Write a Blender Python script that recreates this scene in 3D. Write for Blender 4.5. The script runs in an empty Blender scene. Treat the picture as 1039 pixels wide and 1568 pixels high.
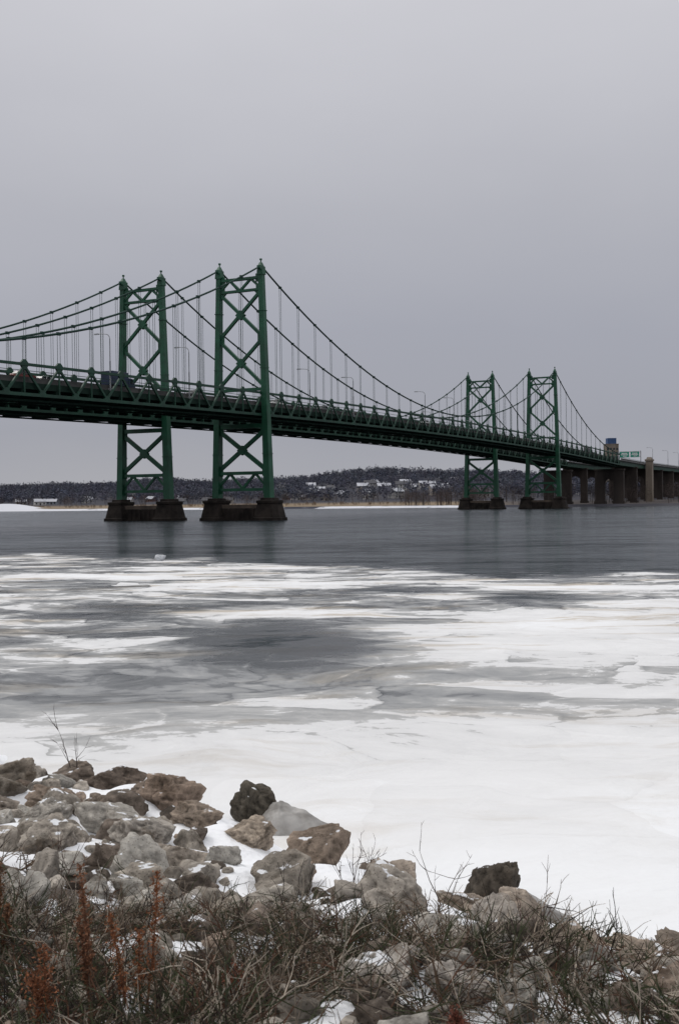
import bpy, bmesh, math, random
import numpy as np
from mathutils import Vector, Matrix, noise as mnoise
random.seed(7); rng=np.random.default_rng(11)
scene=bpy.context.scene
C=scene.collection
# ------------------------------------------------------------------ helpers
def link(o,parent=None):
    C.objects.link(o)
    if parent: o.parent=parent
    return o
def empty(name):
    o=bpy.data.objects.new(name,None); C.objects.link(o); return o
def np_mesh(name,V,F,mats=(),mi=None,col=None,smooth=False,parent=None):
    V=np.asarray(V,dtype=np.float32); F=np.asarray(F,dtype=np.int32)
    me=bpy.data.meshes.new(name); k=F.shape[1]
    me.vertices.add(len(V)); me.vertices.foreach_set('co',V.ravel())
    me.loops.add(F.size); me.loops.foreach_set('vertex_index',F.ravel())
    me.polygons.add(len(F)); me.polygons.foreach_set('loop_start',np.arange(0,F.size,k,dtype=np.int32))
    for m in mats: me.materials.append(m)
    if mi is not None: me.polygons.foreach_set('material_index',np.asarray(mi,dtype=np.int32))
    me.update(calc_edges=True)
    me.polygons.foreach_set('use_smooth',np.full(len(F),smooth))
    if col is not None:
        a=me.color_attributes.new('col','FLOAT_COLOR','POINT')
        c=np.ones((len(V),4),dtype=np.float32); c[:,:3]=col
        a.data.foreach_set('color',c.ravel())
    me.validate()
    return link(bpy.data.objects.new(name,me),parent)
class MB:
    def __init__(s): s.v=[];s.f=[];s.m=[]
    def add(s,vs,fs,mi=0):
        b=len(s.v); s.v+= [tuple(x) for x in vs]; s.f+=[tuple(b+i for i in f) for f in fs]; s.m+=[mi]*len(fs)
    def beam(s,a,b,w,h,w2=None,h2=None,mi=0,up=(0,0,1)):
        a=Vector(a);b=Vector(b);d=(b-a).normalized();up=Vector(up)
        if abs(d.dot(up))>.98: up=UV
        x=d.cross(up).normalized(); y=x.cross(d).normalized()
        w2=w if w2 is None else w2; h2=h if h2 is None else h2
        vs=[]
        for p,ww,hh in((a,w,h),(b,w2,h2)):
            for sx,sy in((-1,-1),(1,-1),(1,1),(-1,1)): vs.append(p+x*sx*ww/2+y*sy*hh/2)
        s.add(vs,[(0,3,2,1),(4,5,6,7),(0,1,5,4),(1,2,6,5),(2,3,7,6),(3,0,4,7)],mi)
    def tube(s,pts,r,n=6,mi=0):
        pts=[Vector(p) for p in pts]; vs=[];fs=[]
        for i,p in enumerate(pts):
            d=(pts[min(i+1,len(pts)-1)]-pts[max(i-1,0)]).normalized()
            up=Vector((0,0,1)) if abs(d.z)<.95 else Vector((1,0,0))
            x=d.cross(up).normalized();y=x.cross(d)
            for k in range(n):
                a=2*math.pi*k/n; vs.append(p+x*math.cos(a)*r+y*math.sin(a)*r)
        for i in range(len(pts)-1):
            for k in range(n):
                k2=(k+1)%n; fs.append((i*n+k,i*n+k2,(i+1)*n+k2,(i+1)*n+k))
        fs.append(tuple(range(n))[::-1]); fs.append(tuple((len(pts)-1)*n+k for k in range(n)))
        s.add(vs,fs,mi)
    def box(s,c,ex,ey,ez,hx,hy,hz,mi=0,top=1.0):
        c=Vector(c);vs=[]
        for sz,k in((-1,1),(1,top)):
            for sx,sy in((-1,-1),(1,-1),(1,1),(-1,1)): vs.append(c+ex*sx*hx*k+ey*sy*hy*k+ez*sz*hz)
        s.add(vs,[(0,3,2,1),(4,5,6,7),(0,1,5,4),(1,2,6,5),(2,3,7,6),(3,0,4,7)],mi)
    def prism(s,poly,off,mi=0):
        n=len(poly);off=Vector(off); vs=[Vector(p) for p in poly]+[Vector(p)+off for p in poly]
        fs=[tuple(range(n))[::-1],tuple(range(n,2*n))]+[(i,(i+1)%n,n+(i+1)%n,n+i) for i in range(n)]
        s.add(vs,fs,mi)
    def build(s,name,mats,parent=None,bevel=0):
        me=bpy.data.meshes.new(name); me.from_pydata(s.v,[],s.f)
        for m in mats: me.materials.append(m)
        me.polygons.foreach_set('material_index',s.m); me.update()
        bm=bmesh.new(); bm.from_mesh(me); bmesh.ops.recalc_face_normals(bm,faces=bm.faces); bm.to_mesh(me); bm.free()
        o=link(bpy.data.objects.new(name,me),parent)
        if bevel:
            b=o.modifiers.new('bev','BEVEL'); b.width=bevel; b.segments=1; b.limit_method='ANGLE'
        return o
def mat(name,c1,c2=None,scale=1.0,rough=.8,detail=6,bump=0,bscale=None,metal=0,spec=.5,bdist=.02,p1=.35,p2=.65,stretch=(1,1,1)):
    m=bpy.data.materials.new(name); m.use_nodes=True; N=m.node_tree.nodes; L=m.node_tree.links
    b=N['Principled BSDF']; b.inputs['Roughness'].default_value=rough; b.inputs['Metallic'].default_value=metal
    b.inputs['Specular IOR Level'].default_value=spec
    tc=N.new('ShaderNodeTexCoord'); mp=N.new('ShaderNodeMapping'); mp.inputs['Scale'].default_value=stretch
    L.new(tc.outputs['Object'],mp.inputs['Vector'])
    n=N.new('ShaderNodeTexNoise'); n.inputs['Scale'].default_value=scale; n.inputs['Detail'].default_value=detail
    L.new(mp.outputs[0],n.inputs['Vector'])
    r=N.new('ShaderNodeValToRGB'); r.color_ramp.elements[0].position=p1; r.color_ramp.elements[1].position=p2
    r.color_ramp.elements[0].color=(*c1,1); r.color_ramp.elements[1].color=(*(c2 or c1),1)
    L.new(n.outputs['Fac'],r.inputs['Fac']); L.new(r.outputs['Color'],b.inputs['Base Color'])
    if bump:
        n2=N.new('ShaderNodeTexNoise'); n2.inputs['Scale'].default_value=bscale or scale*4; n2.inputs['Detail'].default_value=8
        L.new(mp.outputs[0],n2.inputs['Vector'])
        bp=N.new('ShaderNodeBump'); bp.inputs['Strength'].default_value=bump; bp.inputs['Distance'].default_value=bdist
        L.new(n2.outputs['Fac'],bp.inputs['Height']); L.new(bp.outputs[0],b.inputs['Normal'])
    return m
def mat_attr(name,rough=.85,scale=8,var=.5,bump=.3,bscale=20,bdist=.02,spec=.3,snow=False):
    """colour attribute 'col' modulated by noise"""
    m=bpy.data.materials.new(name); m.use_nodes=True; N=m.node_tree.nodes; L=m.node_tree.links
    b=N['Principled BSDF']; b.inputs['Roughness'].default_value=rough; b.inputs['Specular IOR Level'].default_value=spec
    at=N.new('ShaderNodeAttribute'); at.attribute_name='col'
    tc=N.new('ShaderNodeTexCoord'); n=N.new('ShaderNodeTexNoise'); n.inputs['Scale'].default_value=scale; n.inputs['Detail'].default_value=10; n.inputs['Roughness'].default_value=.65
    L.new(tc.outputs['Object'],n.inputs['Vector'])
    mr=N.new('ShaderNodeMapRange'); mr.inputs[1].default_value=.3; mr.inputs[2].default_value=.7; mr.inputs[3].default_value=1-var; mr.inputs[4].default_value=1+var
    L.new(n.outputs['Fac'],mr.inputs[0])
    mx=N.new('ShaderNodeVectorMath'); mx.operation='SCALE'; L.new(at.outputs['Color'],mx.inputs[0]); L.new(mr.outputs[0],mx.inputs['Scale'])
    colout=mx.outputs[0]
    if snow:
        ns=N.new('ShaderNodeTexNoise'); ns.inputs['Scale'].default_value=3.1; ns.inputs['Detail'].default_value=9; ns.inputs['Roughness'].default_value=.7; L.new(tc.outputs['Object'],ns.inputs['Vector'])
        rs=N.new('ShaderNodeValToRGB'); rs.color_ramp.elements[0].position=.50; rs.color_ramp.elements[1].position=.66; L.new(ns.outputs['Fac'],rs.inputs[0])
        m0=N.new('ShaderNodeMix'); m0.data_type='RGBA'; L.new(rs.outputs[0],m0.inputs[0]); L.new(colout,m0.inputs[6]); 
        m0b=N.new('ShaderNodeVectorMath'); m0b.operation='MULTIPLY'; L.new(colout,m0b.inputs[0]); m0b.inputs[1].default_value=(.36,.33,.30); L.new(m0b.outputs[0],m0.inputs[7])
        vo=N.new('ShaderNodeTexVoronoi'); vo.inputs['Scale'].default_value=42; L.new(tc.outputs['Object'],vo.inputs['Vector'])
        rv=N.new('ShaderNodeValToRGB'); rv.color_ramp.elements[0].position=.08; rv.color_ramp.elements[0].color=(.35,.33,.3,1); rv.color_ramp.elements[1].position=.3; L.new(vo.outputs['Distance'],rv.inputs[0])
        mv=N.new('ShaderNodeVectorMath'); mv.operation='MULTIPLY'; L.new(m0.outputs[2],mv.inputs[0]); L.new(rv.outputs[0],mv.inputs[1])
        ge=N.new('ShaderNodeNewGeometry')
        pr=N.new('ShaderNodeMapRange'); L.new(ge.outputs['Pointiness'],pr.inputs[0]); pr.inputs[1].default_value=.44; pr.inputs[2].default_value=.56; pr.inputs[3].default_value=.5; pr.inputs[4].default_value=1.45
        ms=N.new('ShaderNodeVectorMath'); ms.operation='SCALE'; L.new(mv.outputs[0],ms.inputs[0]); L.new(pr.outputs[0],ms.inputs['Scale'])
        sx=N.new('ShaderNodeSeparateXYZ'); L.new(ge.outputs['Normal'],sx.inputs[0])
        n5=N.new('ShaderNodeTexNoise'); n5.inputs['Scale'].default_value=4.5; n5.inputs['Detail'].default_value=9; L.new(tc.outputs['Object'],n5.inputs['Vector'])
        ma=N.new('ShaderNodeMath'); ma.operation='MULTIPLY_ADD'; L.new(sx.outputs['Z'],ma.inputs[0]); ma.inputs[1].default_value=.6; L.new(n5.outputs['Fac'],ma.inputs[2])
        mr2=N.new('ShaderNodeMapRange'); L.new(ma.outputs[0],mr2.inputs[0]); mr2.inputs[1].default_value=1.18; mr2.inputs[2].default_value=1.21
        m1=N.new('ShaderNodeMix'); m1.data_type='RGBA'; L.new(mr2.outputs[0],m1.inputs[0]); L.new(ms.outputs[0],m1.inputs[6]); m1.inputs[7].default_value=(.82,.83,.85,1)
        colout=m1.outputs[2]
    L.new(colout,b.inputs['Base Color'])
    if bump:
        n2=N.new('ShaderNodeTexNoise'); n2.inputs['Scale'].default_value=bscale; n2.inputs['Detail'].default_value=12; n2.inputs['Roughness'].default_value=.7
        L.new(tc.outputs['Object'],n2.inputs['Vector'])
        bp=N.new('ShaderNodeBump'); bp.inputs['Strength'].default_value=bump; bp.inputs['Distance'].default_value=bdist
        L.new(n2.outputs['Fac'],bp.inputs['Height']); L.new(bp.outputs[0],b.inputs['Normal'])
    return m
def sstep(x,a,b):
    t=np.clip((x-a)/(b-a),0,1); return t*t*(3-2*t)
# ------------------------------------------------------------------ materials
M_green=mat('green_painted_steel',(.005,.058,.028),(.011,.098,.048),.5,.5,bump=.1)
M_greend=mat('green_painted_steel_dark',(.005,.036,.021),(.010,.062,.036),.6,.6)  # darker green, used on the truss and approach girders
M_cable=mat('cable_steel',(.008,.036,.028),(.02,.055,.042),1,.6,spec=.2)
M_deck=mat('deck_concrete',(.05,.05,.05),(.09,.088,.085),.3,.9)
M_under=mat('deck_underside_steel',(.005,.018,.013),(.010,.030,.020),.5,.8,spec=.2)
M_pier=mat('pier_stone_dark',(.013,.0105,.0095),(.036,.029,.025),.45,.9,bump=.5,bscale=1.5,bdist=.2,spec=.2)
M_cap=mat('pier_concrete_stained',(.05,.038,.03),(.12,.09,.07),.3,.9,bump=.3,bscale=1.2,bdist=.1,stretch=(1,1,.25))
M_bent=mat('viaduct_concrete_brown',(.020,.015,.013),(.052,.040,.034),.15,.9,bump=.2,stretch=(1,1,.3))
M_tan=mat('viaduct_concrete_tan',(.16,.13,.10),(.26,.22,.18),.2,.9,stretch=(1,1,.3))
M_galv=mat('galvanised_steel',(.2,.21,.22),(.3,.31,.32),2,.4,metal=.4)
M_white=mat('white_paint',(.7,.7,.7),(.8,.8,.8),1,.5)
M_glass=mat('dark_glass',(.01,.012,.015),(.02,.022,.025),1,.1)
M_tyre=mat('tyre_rubber',(.015,.015,.015),(.02,.02,.02),1,.8)
M_bluev=mat('vehicle_paint_blue',(.01,.02,.05),(.015,.03,.07),1,.35)
M_sign=mat('sign_green',(.0,.24,.16),(.005,.30,.20),1,.5)
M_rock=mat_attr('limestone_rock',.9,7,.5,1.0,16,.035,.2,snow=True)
M_twig=mat_attr('dry_twig',.9,30,.4,0)
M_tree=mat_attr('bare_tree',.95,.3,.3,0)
# ------------------------------------------------------------------ bridge frame
U=Vector((.441,.8975,0)).normalized(); P=Vector((-U.y,U.x,0)); Z=Vector((0,0,1)); UV=U.copy()
T0=Vector((-15.8,240,0)); W=10.2
def B(t,s,z): return T0+U*t+P*s+Z*z
def ztop(t):
    if t>330: return max(23.9,27.6-6.6e-5*(330-113)**2-(t-330)*.0287*.35 if t<380 else 23.9)
    return 27.6-6.6e-5*(t-113)**2
def zr(t): return ztop(t)-2.4
PAN=226/28
def cable_z(t):
    k=.00192
    if 0<=t<=226: return 53.4-24.2*(1-((t-113)/113)**2)
    s=-t if t<0 else t-226
    end=ztop(-113 if t<0 else 339)+.4
    return 53.4-(53.4-end)*s/113-k*s*(113-s)
def half(z):
    return 5.1+1.25*(53.4-z)/49
def tower(t,s0,root):
    mb=MB(); sc=s0+5.1
    def Lp(side,z,dt=0): return B(t+dt,sc+side*half(z),z)
    for sd in(-1,1):
        mb.beam(Lp(sd,4.6),Lp(sd,24),1.5,1.9,1.3,1.5)
        mb.beam(Lp(sd,24),Lp(sd,51.5),1.3,1.5,1.05,1.15)
        mb.beam(Lp(sd,51.5),Lp(sd,52.6),1.4,1.5,1.3,1.4)
        mb.box(Lp(sd,52.95),U,P,Z,1.1,.40,.36)
        mb.box(Lp(sd,53.7),U,P,Z,.8,.38,.4,top=.4)
        mb.tube([Lp(sd,54.0),Lp(sd,54.6)],.14); mb.box(Lp(sd,54.7),U,P,Z,.2,.2,.18)
        for z in(38.4,48.6,51.0,19.4,10.2,6.5):
            mb.box(Lp(sd,z)-P*sd*.7,U,P,Z,.16,.65,.85)
        for z in(14,24,32,44):
            mb.box(Lp(sd,z),U,P,Z,.95 if z<24 else .78,.8 if z<24 else .68,.08)
    def X(z0,z1,w=.58):
        zc=(z0+z1)/2
        mb.beam(Lp(-1,z0),Lp(1,z1),.7,w); mb.beam(Lp(1,z0),Lp(-1,z1),.64,w-.05)
        c=B(t,sc,zc); mb.prism([c+P*1.15+U*-.4,c+Z*1.05+U*-.4,c-P*1.15+U*-.4,c-Z*1.05+U*-.4],U*.8)
    X(28.0,38.4,.66); X(38.4,48.4,.66); X(10.3,19.3,.85)
    for z,h in((51.0,.55),(48.5,.5),(10.0,.7),(6.5,.6),(19.9,.9),(27.6,.6)):
        mb.beam(Lp(-1,z),Lp(1,z),.8,h)
    for z0,z1,n in((48.6,50.9,4),(6.7,9.9,4)):
        for i in range(n):
            a=-1+2*i/n; b=-1+2*(i+1)/n
            za,zb=(z0,z1) if i%2==0 else (z1,z0)
            mb.beam(B(t,sc+a*half(za),za),B(t,sc+b*half(zb),zb),.5,.48)
    for sd in(-1,1):
        mb.beam(Lp(sd,46.6),B(t,sc+sd*(half(48.4)-1.7),48.4),.45,.35)
    mb.build('tower',[M_green],root)
    pb=MB()
    for sd in(-1,1):
        c=B(t,sc+sd*6.5,0)
        def ring(z,a,b): 
            return [c+U*x*a+P*(y*b)+Z*z for x,y in((-1,-.75),(-.45,-1),(.45,-1),(1,-.75),(1,.75),(.45,1),(-.45,1),(-1,.75))]
        rs=[(-3,3.3,3.4),(.6,3.15,3.25),(.62,2.9,3.0),(3.6,2.3,2.3),(3.62,2.5,2.5),(4.2,2.5,2.5),(4.22,1.8,1.7),(4.75,1.7,1.6)]
        vs=[]; fs=[]
        for z,a,b in rs: vs+=ring(z,a,b)
        for i in range(len(rs)-1):
            for k in range(8): fs.append((i*8+k,i*8+(k+1)%8,(i+1)*8+(k+1)%8,(i+1)*8+k))
        fs.append(tuple((len(rs)-1)*8+k for k in range(8)))
        pb.add(vs,fs,0)
    pb.box(B(t,sc,-.2),U,P,Z,1.9,5.0,2.8,0)
    pb.box(B(t,sc,2.9),U,P,Z,1.6,4.9,.45,1)
    for k in np.arange(-3.6,3.7,1.2): pb.box(B(t-1.95,sc+k,1.2),U,P,Z,.12,.18,1.3,0)
    pb.build('pier',[M_pier,M_cap],root,.06)
def bridge(s0):
    root=empty('suspension_bridge')
    tower(0,s0,root); tower(226,s0,root)
    n0,n1=-14,42
    tr=MB(); un=MB(); cb=MB(); hg=MB()
    for s in(s0,s0+W):
        side=-1 if s==s0 else 1
        for i in range(n0,n1):
            ta,tb=i*PAN,(i+1)*PAN; tm=(ta+tb)/2
            za,zb=ztop(ta),ztop(tb); zm=ztop(tm)
            for dz,w,h in((0,.42,.42),(-4.6,.45,.5)):
                tr.beam(B(ta,s,za+dz),B(tb,s,zb+dz),w,h)
            tr.beam(B(ta,s,za-.2),B(tm,s,zm-4.4),.3,.36); tr.beam(B(tm,s,zm-4.4),B(tb,s,zb-.2),.3,.36)
            tr.beam(B(ta,s,za-.2),B(ta,s,za-4.4),.2,.22)
            g=B(ta,s-.16,za)
            tr.prism([g-U*.9+Z*.17,g+U*.9+Z*.17,g+U*.25+Z*.75,g-U*.25+Z*.75],P*.32)
            tr.prism([g-U*.8-Z*.2,g+U*.8-Z*.2,g+U*.35-Z*.75,g-U*.35-Z*.75],P*.32)
            g=B(tm,s-.17,zm-4.6)
            tr.prism([g-U*.8+Z*.22,g+U*.8+Z*.22,g+U*.35+Z*.8,g-U*.35+Z*.8],P*.34)
            for dz in(-.9,-1.5): tr.beam(B(ta,s+side*-.35,za+dz),B(tb,s+side*-.35,zb+dz),.06,.09)
            un.beam(B(ta,s+side*-.5,za-3.2),B(tb,s+side*-.5,zb-3.2),.3,1.0)
            un.beam(B(ta,s+side*-1.6,za-5.35),B(tb,s+side*-1.6,zb-5.35),.25,.3)
        pts=[B(t,s,cable_z(t)) for t in np.arange(-113,339.1,PAN/2)]
        cb.tube(pts,.19,8)
        for i in range(n0,n1+1):
            t=i*PAN
            if abs(t)<1 or abs(t-226)<1: continue
            zc=cable_z(t); zt=ztop(t)+.5
            if zc-zt<.5: continue
            for dd in(-.33,.33): hg.tube([B(t+dd,s,zt),B(t+dd,s,zc)],.04,4)
            cb.box(B(t,s,zc),U,P,Z,.36,.22,.24)
    for i in range(n0,n1+1):
        t=i*PAN; z=ztop(t)
        un.prism([B(t-.2,s0+.3,z-3.5),B(t-.2,s0+W-.3,z-3.5),B(t-.2,s0+W-.6,z-4.7),B(t-.2,s0+W-2.2,z-5.4),B(t-.2,s0+2.2,z-5.4),B(t-.2,s0+.6,z-4.7)],U*.4)
        if i<n1:
            t2=t+PAN;z2=ztop(t2)
            un.beam(B(t,s0+1.6,z-5.2),B(t2,s0+W-1.6,z2-5.2),.22,.2); un.beam(B(t,s0+W-1.6,z-5.25),B(t2,s0+1.6,z2-5.25),.22,.2)
            for k in(2.2,4.1,6.1,8.0): un.beam(B(t,s0+k,z-3.35),B(t2,s0+k,z2-3.35),.25,.85)
            un.beam(B(t,s0+W/2,z-2.65),B(t2,s0+W/2,z2-2.65),W-1.2,.45,mi=1)
            for sgn in(1,-1):
                sx=s0+W/2+sgn*(W/2-.95)
                un.beam(B(t,sx,z-2.1),B(t2,sx,z2-2.1),.3,.62,mi=1)
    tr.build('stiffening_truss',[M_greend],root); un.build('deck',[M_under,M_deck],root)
    cb.build('main_cables',[M_cable],root); hg.build('suspender_ropes',[M_cable],root)
    return root
bridge(0); bridge(25.2)
def bent(mb,t,s0,zt,mi=0,wide=0,colw=1.5):
    c=s0+W/2; hw=W/2+.9+wide; th=1.1
    for sd in(-1,1):
        mb.box(B(t,c+sd*(hw-colw),(zt-6)/2-1),U,P,Z,th,colw,(zt-6)/2+1,mi)
        mb.box(B(t,c+sd*(hw-colw),.9),U,P,Z,th+.5,colw+.4,1.6,mi)
    iw=hw-2*colw; n=10
    arch=[(iw*math.cos(a),zt-6.2+min(iw,3.6)*math.sin(a)) for a in np.linspace(0,math.pi,n)]
    for i in range(n-1):
        x0,z0=arch[i];x1,z1=arch[i+1]
        mb.prism([B(t-th,c+x0,z0),B(t-th,c+x0,zt),B(t-th,c+x1,zt),B(t-th,c+x1,z1)],U*2*th,mi)
    for sd in(-1,1):
        mb.box(B(t,c+sd*(hw-colw),zt-3),U,P,Z,th,colw,3.0,mi)
    mb.box(B(t,c,zt+.35),U,P,Z,th+.35,hw+.35,.4,mi)
def viaduct(s0,ts):
    root=empty('approach_viaduct'); mb=MB(); cc=MB()
    step=12.0; a,b=ts
    n=int(abs(b-a)/step); sg=1 if b>a else -1
    for i in range(n):
        t=a+sg*i*step; t2=t+sg*step; z=ztop(t); z2=ztop(t2)
        if t<-100: z=ztop(-113); z2=z
        mb.beam(B(t,s0+W/2,z-2.65),B(t2,s0+W/2,z2-2.65),W+1,.45,mi=1)
        for k in(.4,3.4,6.8,9.8): mb.beam(B(t,s0+k,z-3.9),B(t2,s0+k,z2-3.9),.45,2.0)
        for k in(-.4,W+.4):
            mb.beam(B(t,s0+k,z-2.0),B(t2,s0+k,z2-2.0),.25,.7,mi=1)
            mb.beam(B(t,s0+k,z-1.3),B(t2,s0+k,z2-1.3),.1,.12)
            for j in range(4): 
                tt=t+sg*j*3; mb.beam(B(tt,s0+k,z-1.7),B(tt,s0+k,z-1.2),.1,.1)
    mb.build('girders',[M_greend,M_deck],root)
    k=0; t=a
    while (t-b)*sg<0:
        z=ztop(t) if t>0 else ztop(-113)
        bent(cc,t,s0,z-5.4 if k else z-7.4,mi=0,wide=(.8 if k==0 else 0),colw=(2.3 if k==0 else 1.5))
        k+=1; t+=sg*34
    cc.build('concrete_bents',[M_bent],root,.05)
viaduct(0,(339,1300)); viaduct(25.2,(339,1300))
viaduct(0,(-113,-260)); viaduct(25.2,(-113,-260))
pb=MB(); pb.box(B(398,-2.2,11.0),U,P,Z,2.0,1.7,12.0,0,top=.95); pb.box(B(398,-2.2,23.4),U,P,Z,2.3,2.0,.45,0); pb.box(B(398,-2.2,24.4),U,P,Z,1.6,1.4,.6,0,top=.7)
pb.build('concrete_pylon',[M_tan],None,.05)
# ------------------------------------------------------------------ street lamps
def lamp(t,s,dirs,h=9.3):
    mb=MB(); z=zr(t)
    mb.tube([B(t,s,z-.3),B(t,s,z+h*.5)],.13,8); mb.tube([B(t,s,z+h*.5),B(t,s,z+h-.9)],.09,8)
    arc=[B(t,s,z+h-.9)]+[B(t,s+dirs*(.9-.9*math.cos(a)),z+h-.9+.9*math.sin(a)) for a in np.linspace(.2,math.pi/2,5)]+[B(t,s+dirs*2.3,z+h+.15)]
    mb.tube(arc,.065,6)
    e=B(t,s+dirs*2.75,z+h+.12); mb.box(e,U,P,Z,.17,.5,.1,1,top=.8)
    mb.box(B(t,s,z-.2),U,P,Z,.25,.25,.25)
    mb.build('street_lamp',[M_galv,M_galv])
for t in(-51,-27,22,45,92,115,420,465,500): lamp(t,.35,1)
for t in(-75,160,205,260,300): lamp(t,25.2+.35,1)
for t in (440,480): lamp(t,25.2+.35,1)
g=MB(); t=384; z=zr(t)
for s in(-.6,W+.6): g.tube([B(t,s,z-.5),B(t,s,z+6.4)],.2,8)
for dz in(3.6,6.2): g.tube([B(t,-.6,z+dz),B(t,W+.6,z+dz)],.12,6)
for k in range(8): g.tube([B(t,-.6+k*1.4,z+(3.6 if k%2 else 6.2)),B(t,-.6+(k+1)*1.4,z+(6.2 if k%2 else 3.6))],.06,5)
for s,w in((2.3,2.3),(7.6,2.5)):
    g.box(B(t-.35,s,z+4.6),U,P,Z,.05,w,1.5,2); g.box(B(t-.41,s,z+4.6),U,P,Z,.02,w-.15,1.36,1)
    g.box(B(t-.44,s,z+5.2),U,P,Z,.012,w*.6,.22,2); g.box(B(t-.44,s,z+4.5),U,P,Z,.012,w*.72,.2,2); g.box(B(t-.44,s-.2,z+3.8),U,P,Z,.012,w*.4,.16,2)
g.build('highway_sign',[M_galv,M_sign,M_white])
# ------------------------------------------------------------------ vehicles
def wheels(mb,t,s,z,xs,hw,r,mi):
    for x in xs:
        for sd in(-1,1):
            c=B(t+x,s+sd*hw,z+r); mb.tube([c-P*.13,c+P*.13],r,14,mi)
            mb.tube([c-P*.145,c+P*.145],r*.5,10,3)
def truck(t,s,paint,boxm=None,hl=2.3):
    z=ztop(t)-2.42; mb=MB()
    mb.box(B(t+2.3-hl,s,z+2.15),U,P,Z,hl,1.18,1.2,4)
    mb.box(B(t+2.3-hl,s,z+.8),U,P,Z,hl-.1,.5,.12,2)
    prof=[(2.5,.5),(4.5,.5),(4.5,1.35),(4.2,1.55),(3.8,2.4),(2.5,2.5)]
    mb.prism([B(t+x,s-1.1,z+h) for x,h in prof],P*2.2,0)
    mb.prism([B(t+x,s-1.12,z+h) for x,h in((3.0,1.5),(4.0,1.5),(3.7,2.25),(3.0,2.25))],P*2.24,1)
    mb.prism([B(t+x,s-.95,z+h) for x,h in((4.22,1.56),(4.25,1.58),(3.87,2.36),(3.83,2.34))],P*1.9,1)
    wheels(mb,t,s,z,(2.3-2*hl+1.0,3.5),.98,.48,2)
    mb.box(B(t+4.55,s,z+.6),U,P,Z,.08,1.05,.15,3)
    mb.build('box_truck',[paint,M_glass,M_tyre,M_galv,boxm or paint],None,.03)
def car(t,s,paint,h0=0):
    z=ztop(t)-2.42; mb=MB()
    body=[(-2.2,.35),(-2.2,.85+h0),(-2.05,.98+h0),(-1.2,1.02+h0),(.9,.98+h0),(1.9,.85+h0),(2.2,.65+h0),(2.2,.35)]
    mb.prism([B(t+x,s-.88,z+h) for x,h in body],P*1.76,0)
    cab=[(-1.75,1.0+h0),(-1.3,1.42+h0),(.2,1.46+h0),(1.0,1.0+h0)]
    mb.prism([B(t+x,s-.78,z+h) for x,h in cab],P*1.56,1)
    mb.prism([B(t+x,s-.72,z+h) for x,h in((-1.25,1.43+h0),(.15,1.47+h0),(.1,1.51+h0),(-1.2,1.48+h0))],P*1.44,0)
    mb.box(B(t-.45,s,z+1.22+h0),U,P,Z,.05,.8,.22,0)
    wheels(mb,t,s,z,(-1.35,1.35),.8,.33,2)
    mb.build('car',[paint,M_glass,M_tyre,M_galv],None,.03)
Mred=mat('vehicle_paint_red',(.14,.016,.013),(.17,.025,.02),1,.3); Mgr=mat('vehicle_paint_grey',(.12,.12,.13),(.15,.15,.16),1,.3)
Mbe=mat('vehicle_paint_beige',(.2,.18,.15),(.22,.2,.17),1,.5)
truck(-46,3.2,M_bluev); car(-69,3.4,Mred,.3); car(-73.5,6.8,Mgr,.3); truck(150,28.5,Mbe,Mbe,4.5)
car(-20,3.4,Mgr,.3); car(12,3.2,M_white,.3); car(60,6.8,Mred,.2); car(200,3.4,Mgr); truck(290,3.4,Mgr); car(-35,28.4,M_white,.3); car(-60,6.8,M_white,.3); car(35,3.4,Mgr,.3); car(100,3.4,M_white,.3)
# ------------------------------------------------------------------ near bank
XS=[-60,-20,-8,-4.8,-3.1,-1.7,-.5,.73,1.8,2.7,6,20,60]; YS=[40,26,18.6,16.0,14.6,13.4,12.0,10.5,9.6,9.0,8.0,6.5,6]
def Ysh(X): return np.interp(X,XS,YS)+.25*np.sin(X*2.1)+.15*np.sin(X*4.7+1)
def bank(X,Y):
    X=np.asarray(X,float);Y=np.asarray(Y,float)
    ys=Ysh(X); s=ys-Y; fr=s/(ys-5)
    h=np.where(fr<1,1.45*fr,1.45+(5-Y)*.13)
    h=np.where(s<0,s*.12,h); h=np.minimum(h,2.6)
    a=sstep(s,-.5,1.5)
    h=h+a*(.06*np.sin(1.7*X+.9*Y)+.05*np.sin(2.9*X-2.3*Y+1)+.025*np.sin(6*X+4*Y)+.02*np.sin(9*X-7*Y))
    d=sstep(s,-1.4,0)*(1-sstep(s,0,3.0))*(.07+.06*np.sin(3.1*X+2*Y)+.04*np.sin(7*X-3*Y)); 
    return h+d+.035*sstep(s,-1.0,0)
gx=np.concatenate([np.linspace(-60,-9,50)[:-1],np.linspace(-9,7,320),np.linspace(7,60,50)[1:]]); gy=np.concatenate([np.linspace(-40,2,40)[:-1],np.linspace(2,21,320),np.linspace(21,45,30)[1:]])
GX,GY=np.meshgrid(gx,gy); GZ=bank(GX,GY)
def grid_faces(ny,nx):
    i=np.arange(ny-1)[:,None]*nx+np.arange(nx-1)[None,:]; i=i.ravel()
    return np.stack([i,i+1,i+nx+1,i+nx],1)
sV=(Ysh(GX)-GY); snow=1-sstep(sV,2.4,5.5)
snow=np.maximum(snow,.30)
M_bank=bpy.data.materials.new('snow_and_soil'); M_bank.use_nodes=True
N=M_bank.node_tree.nodes;L=M_bank.node_tree.links;b=N['Principled BSDF']; b.inputs['Roughness'].default_value=.75
at=N.new('ShaderNodeAttribute');at.attribute_name='col'; sp=N.new('ShaderNodeSeparateColor'); L.new(at.outputs['Color'],sp.inputs[0])
tc=N.new('ShaderNodeTexCoord'); n=N.new('ShaderNodeTexNoise');n.inputs['Scale'].default_value=1.6;n.inputs['Detail'].default_value=9;n.inputs['Roughness'].default_value=.6;L.new(tc.outputs['Object'],n.inputs['Vector'])
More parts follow.
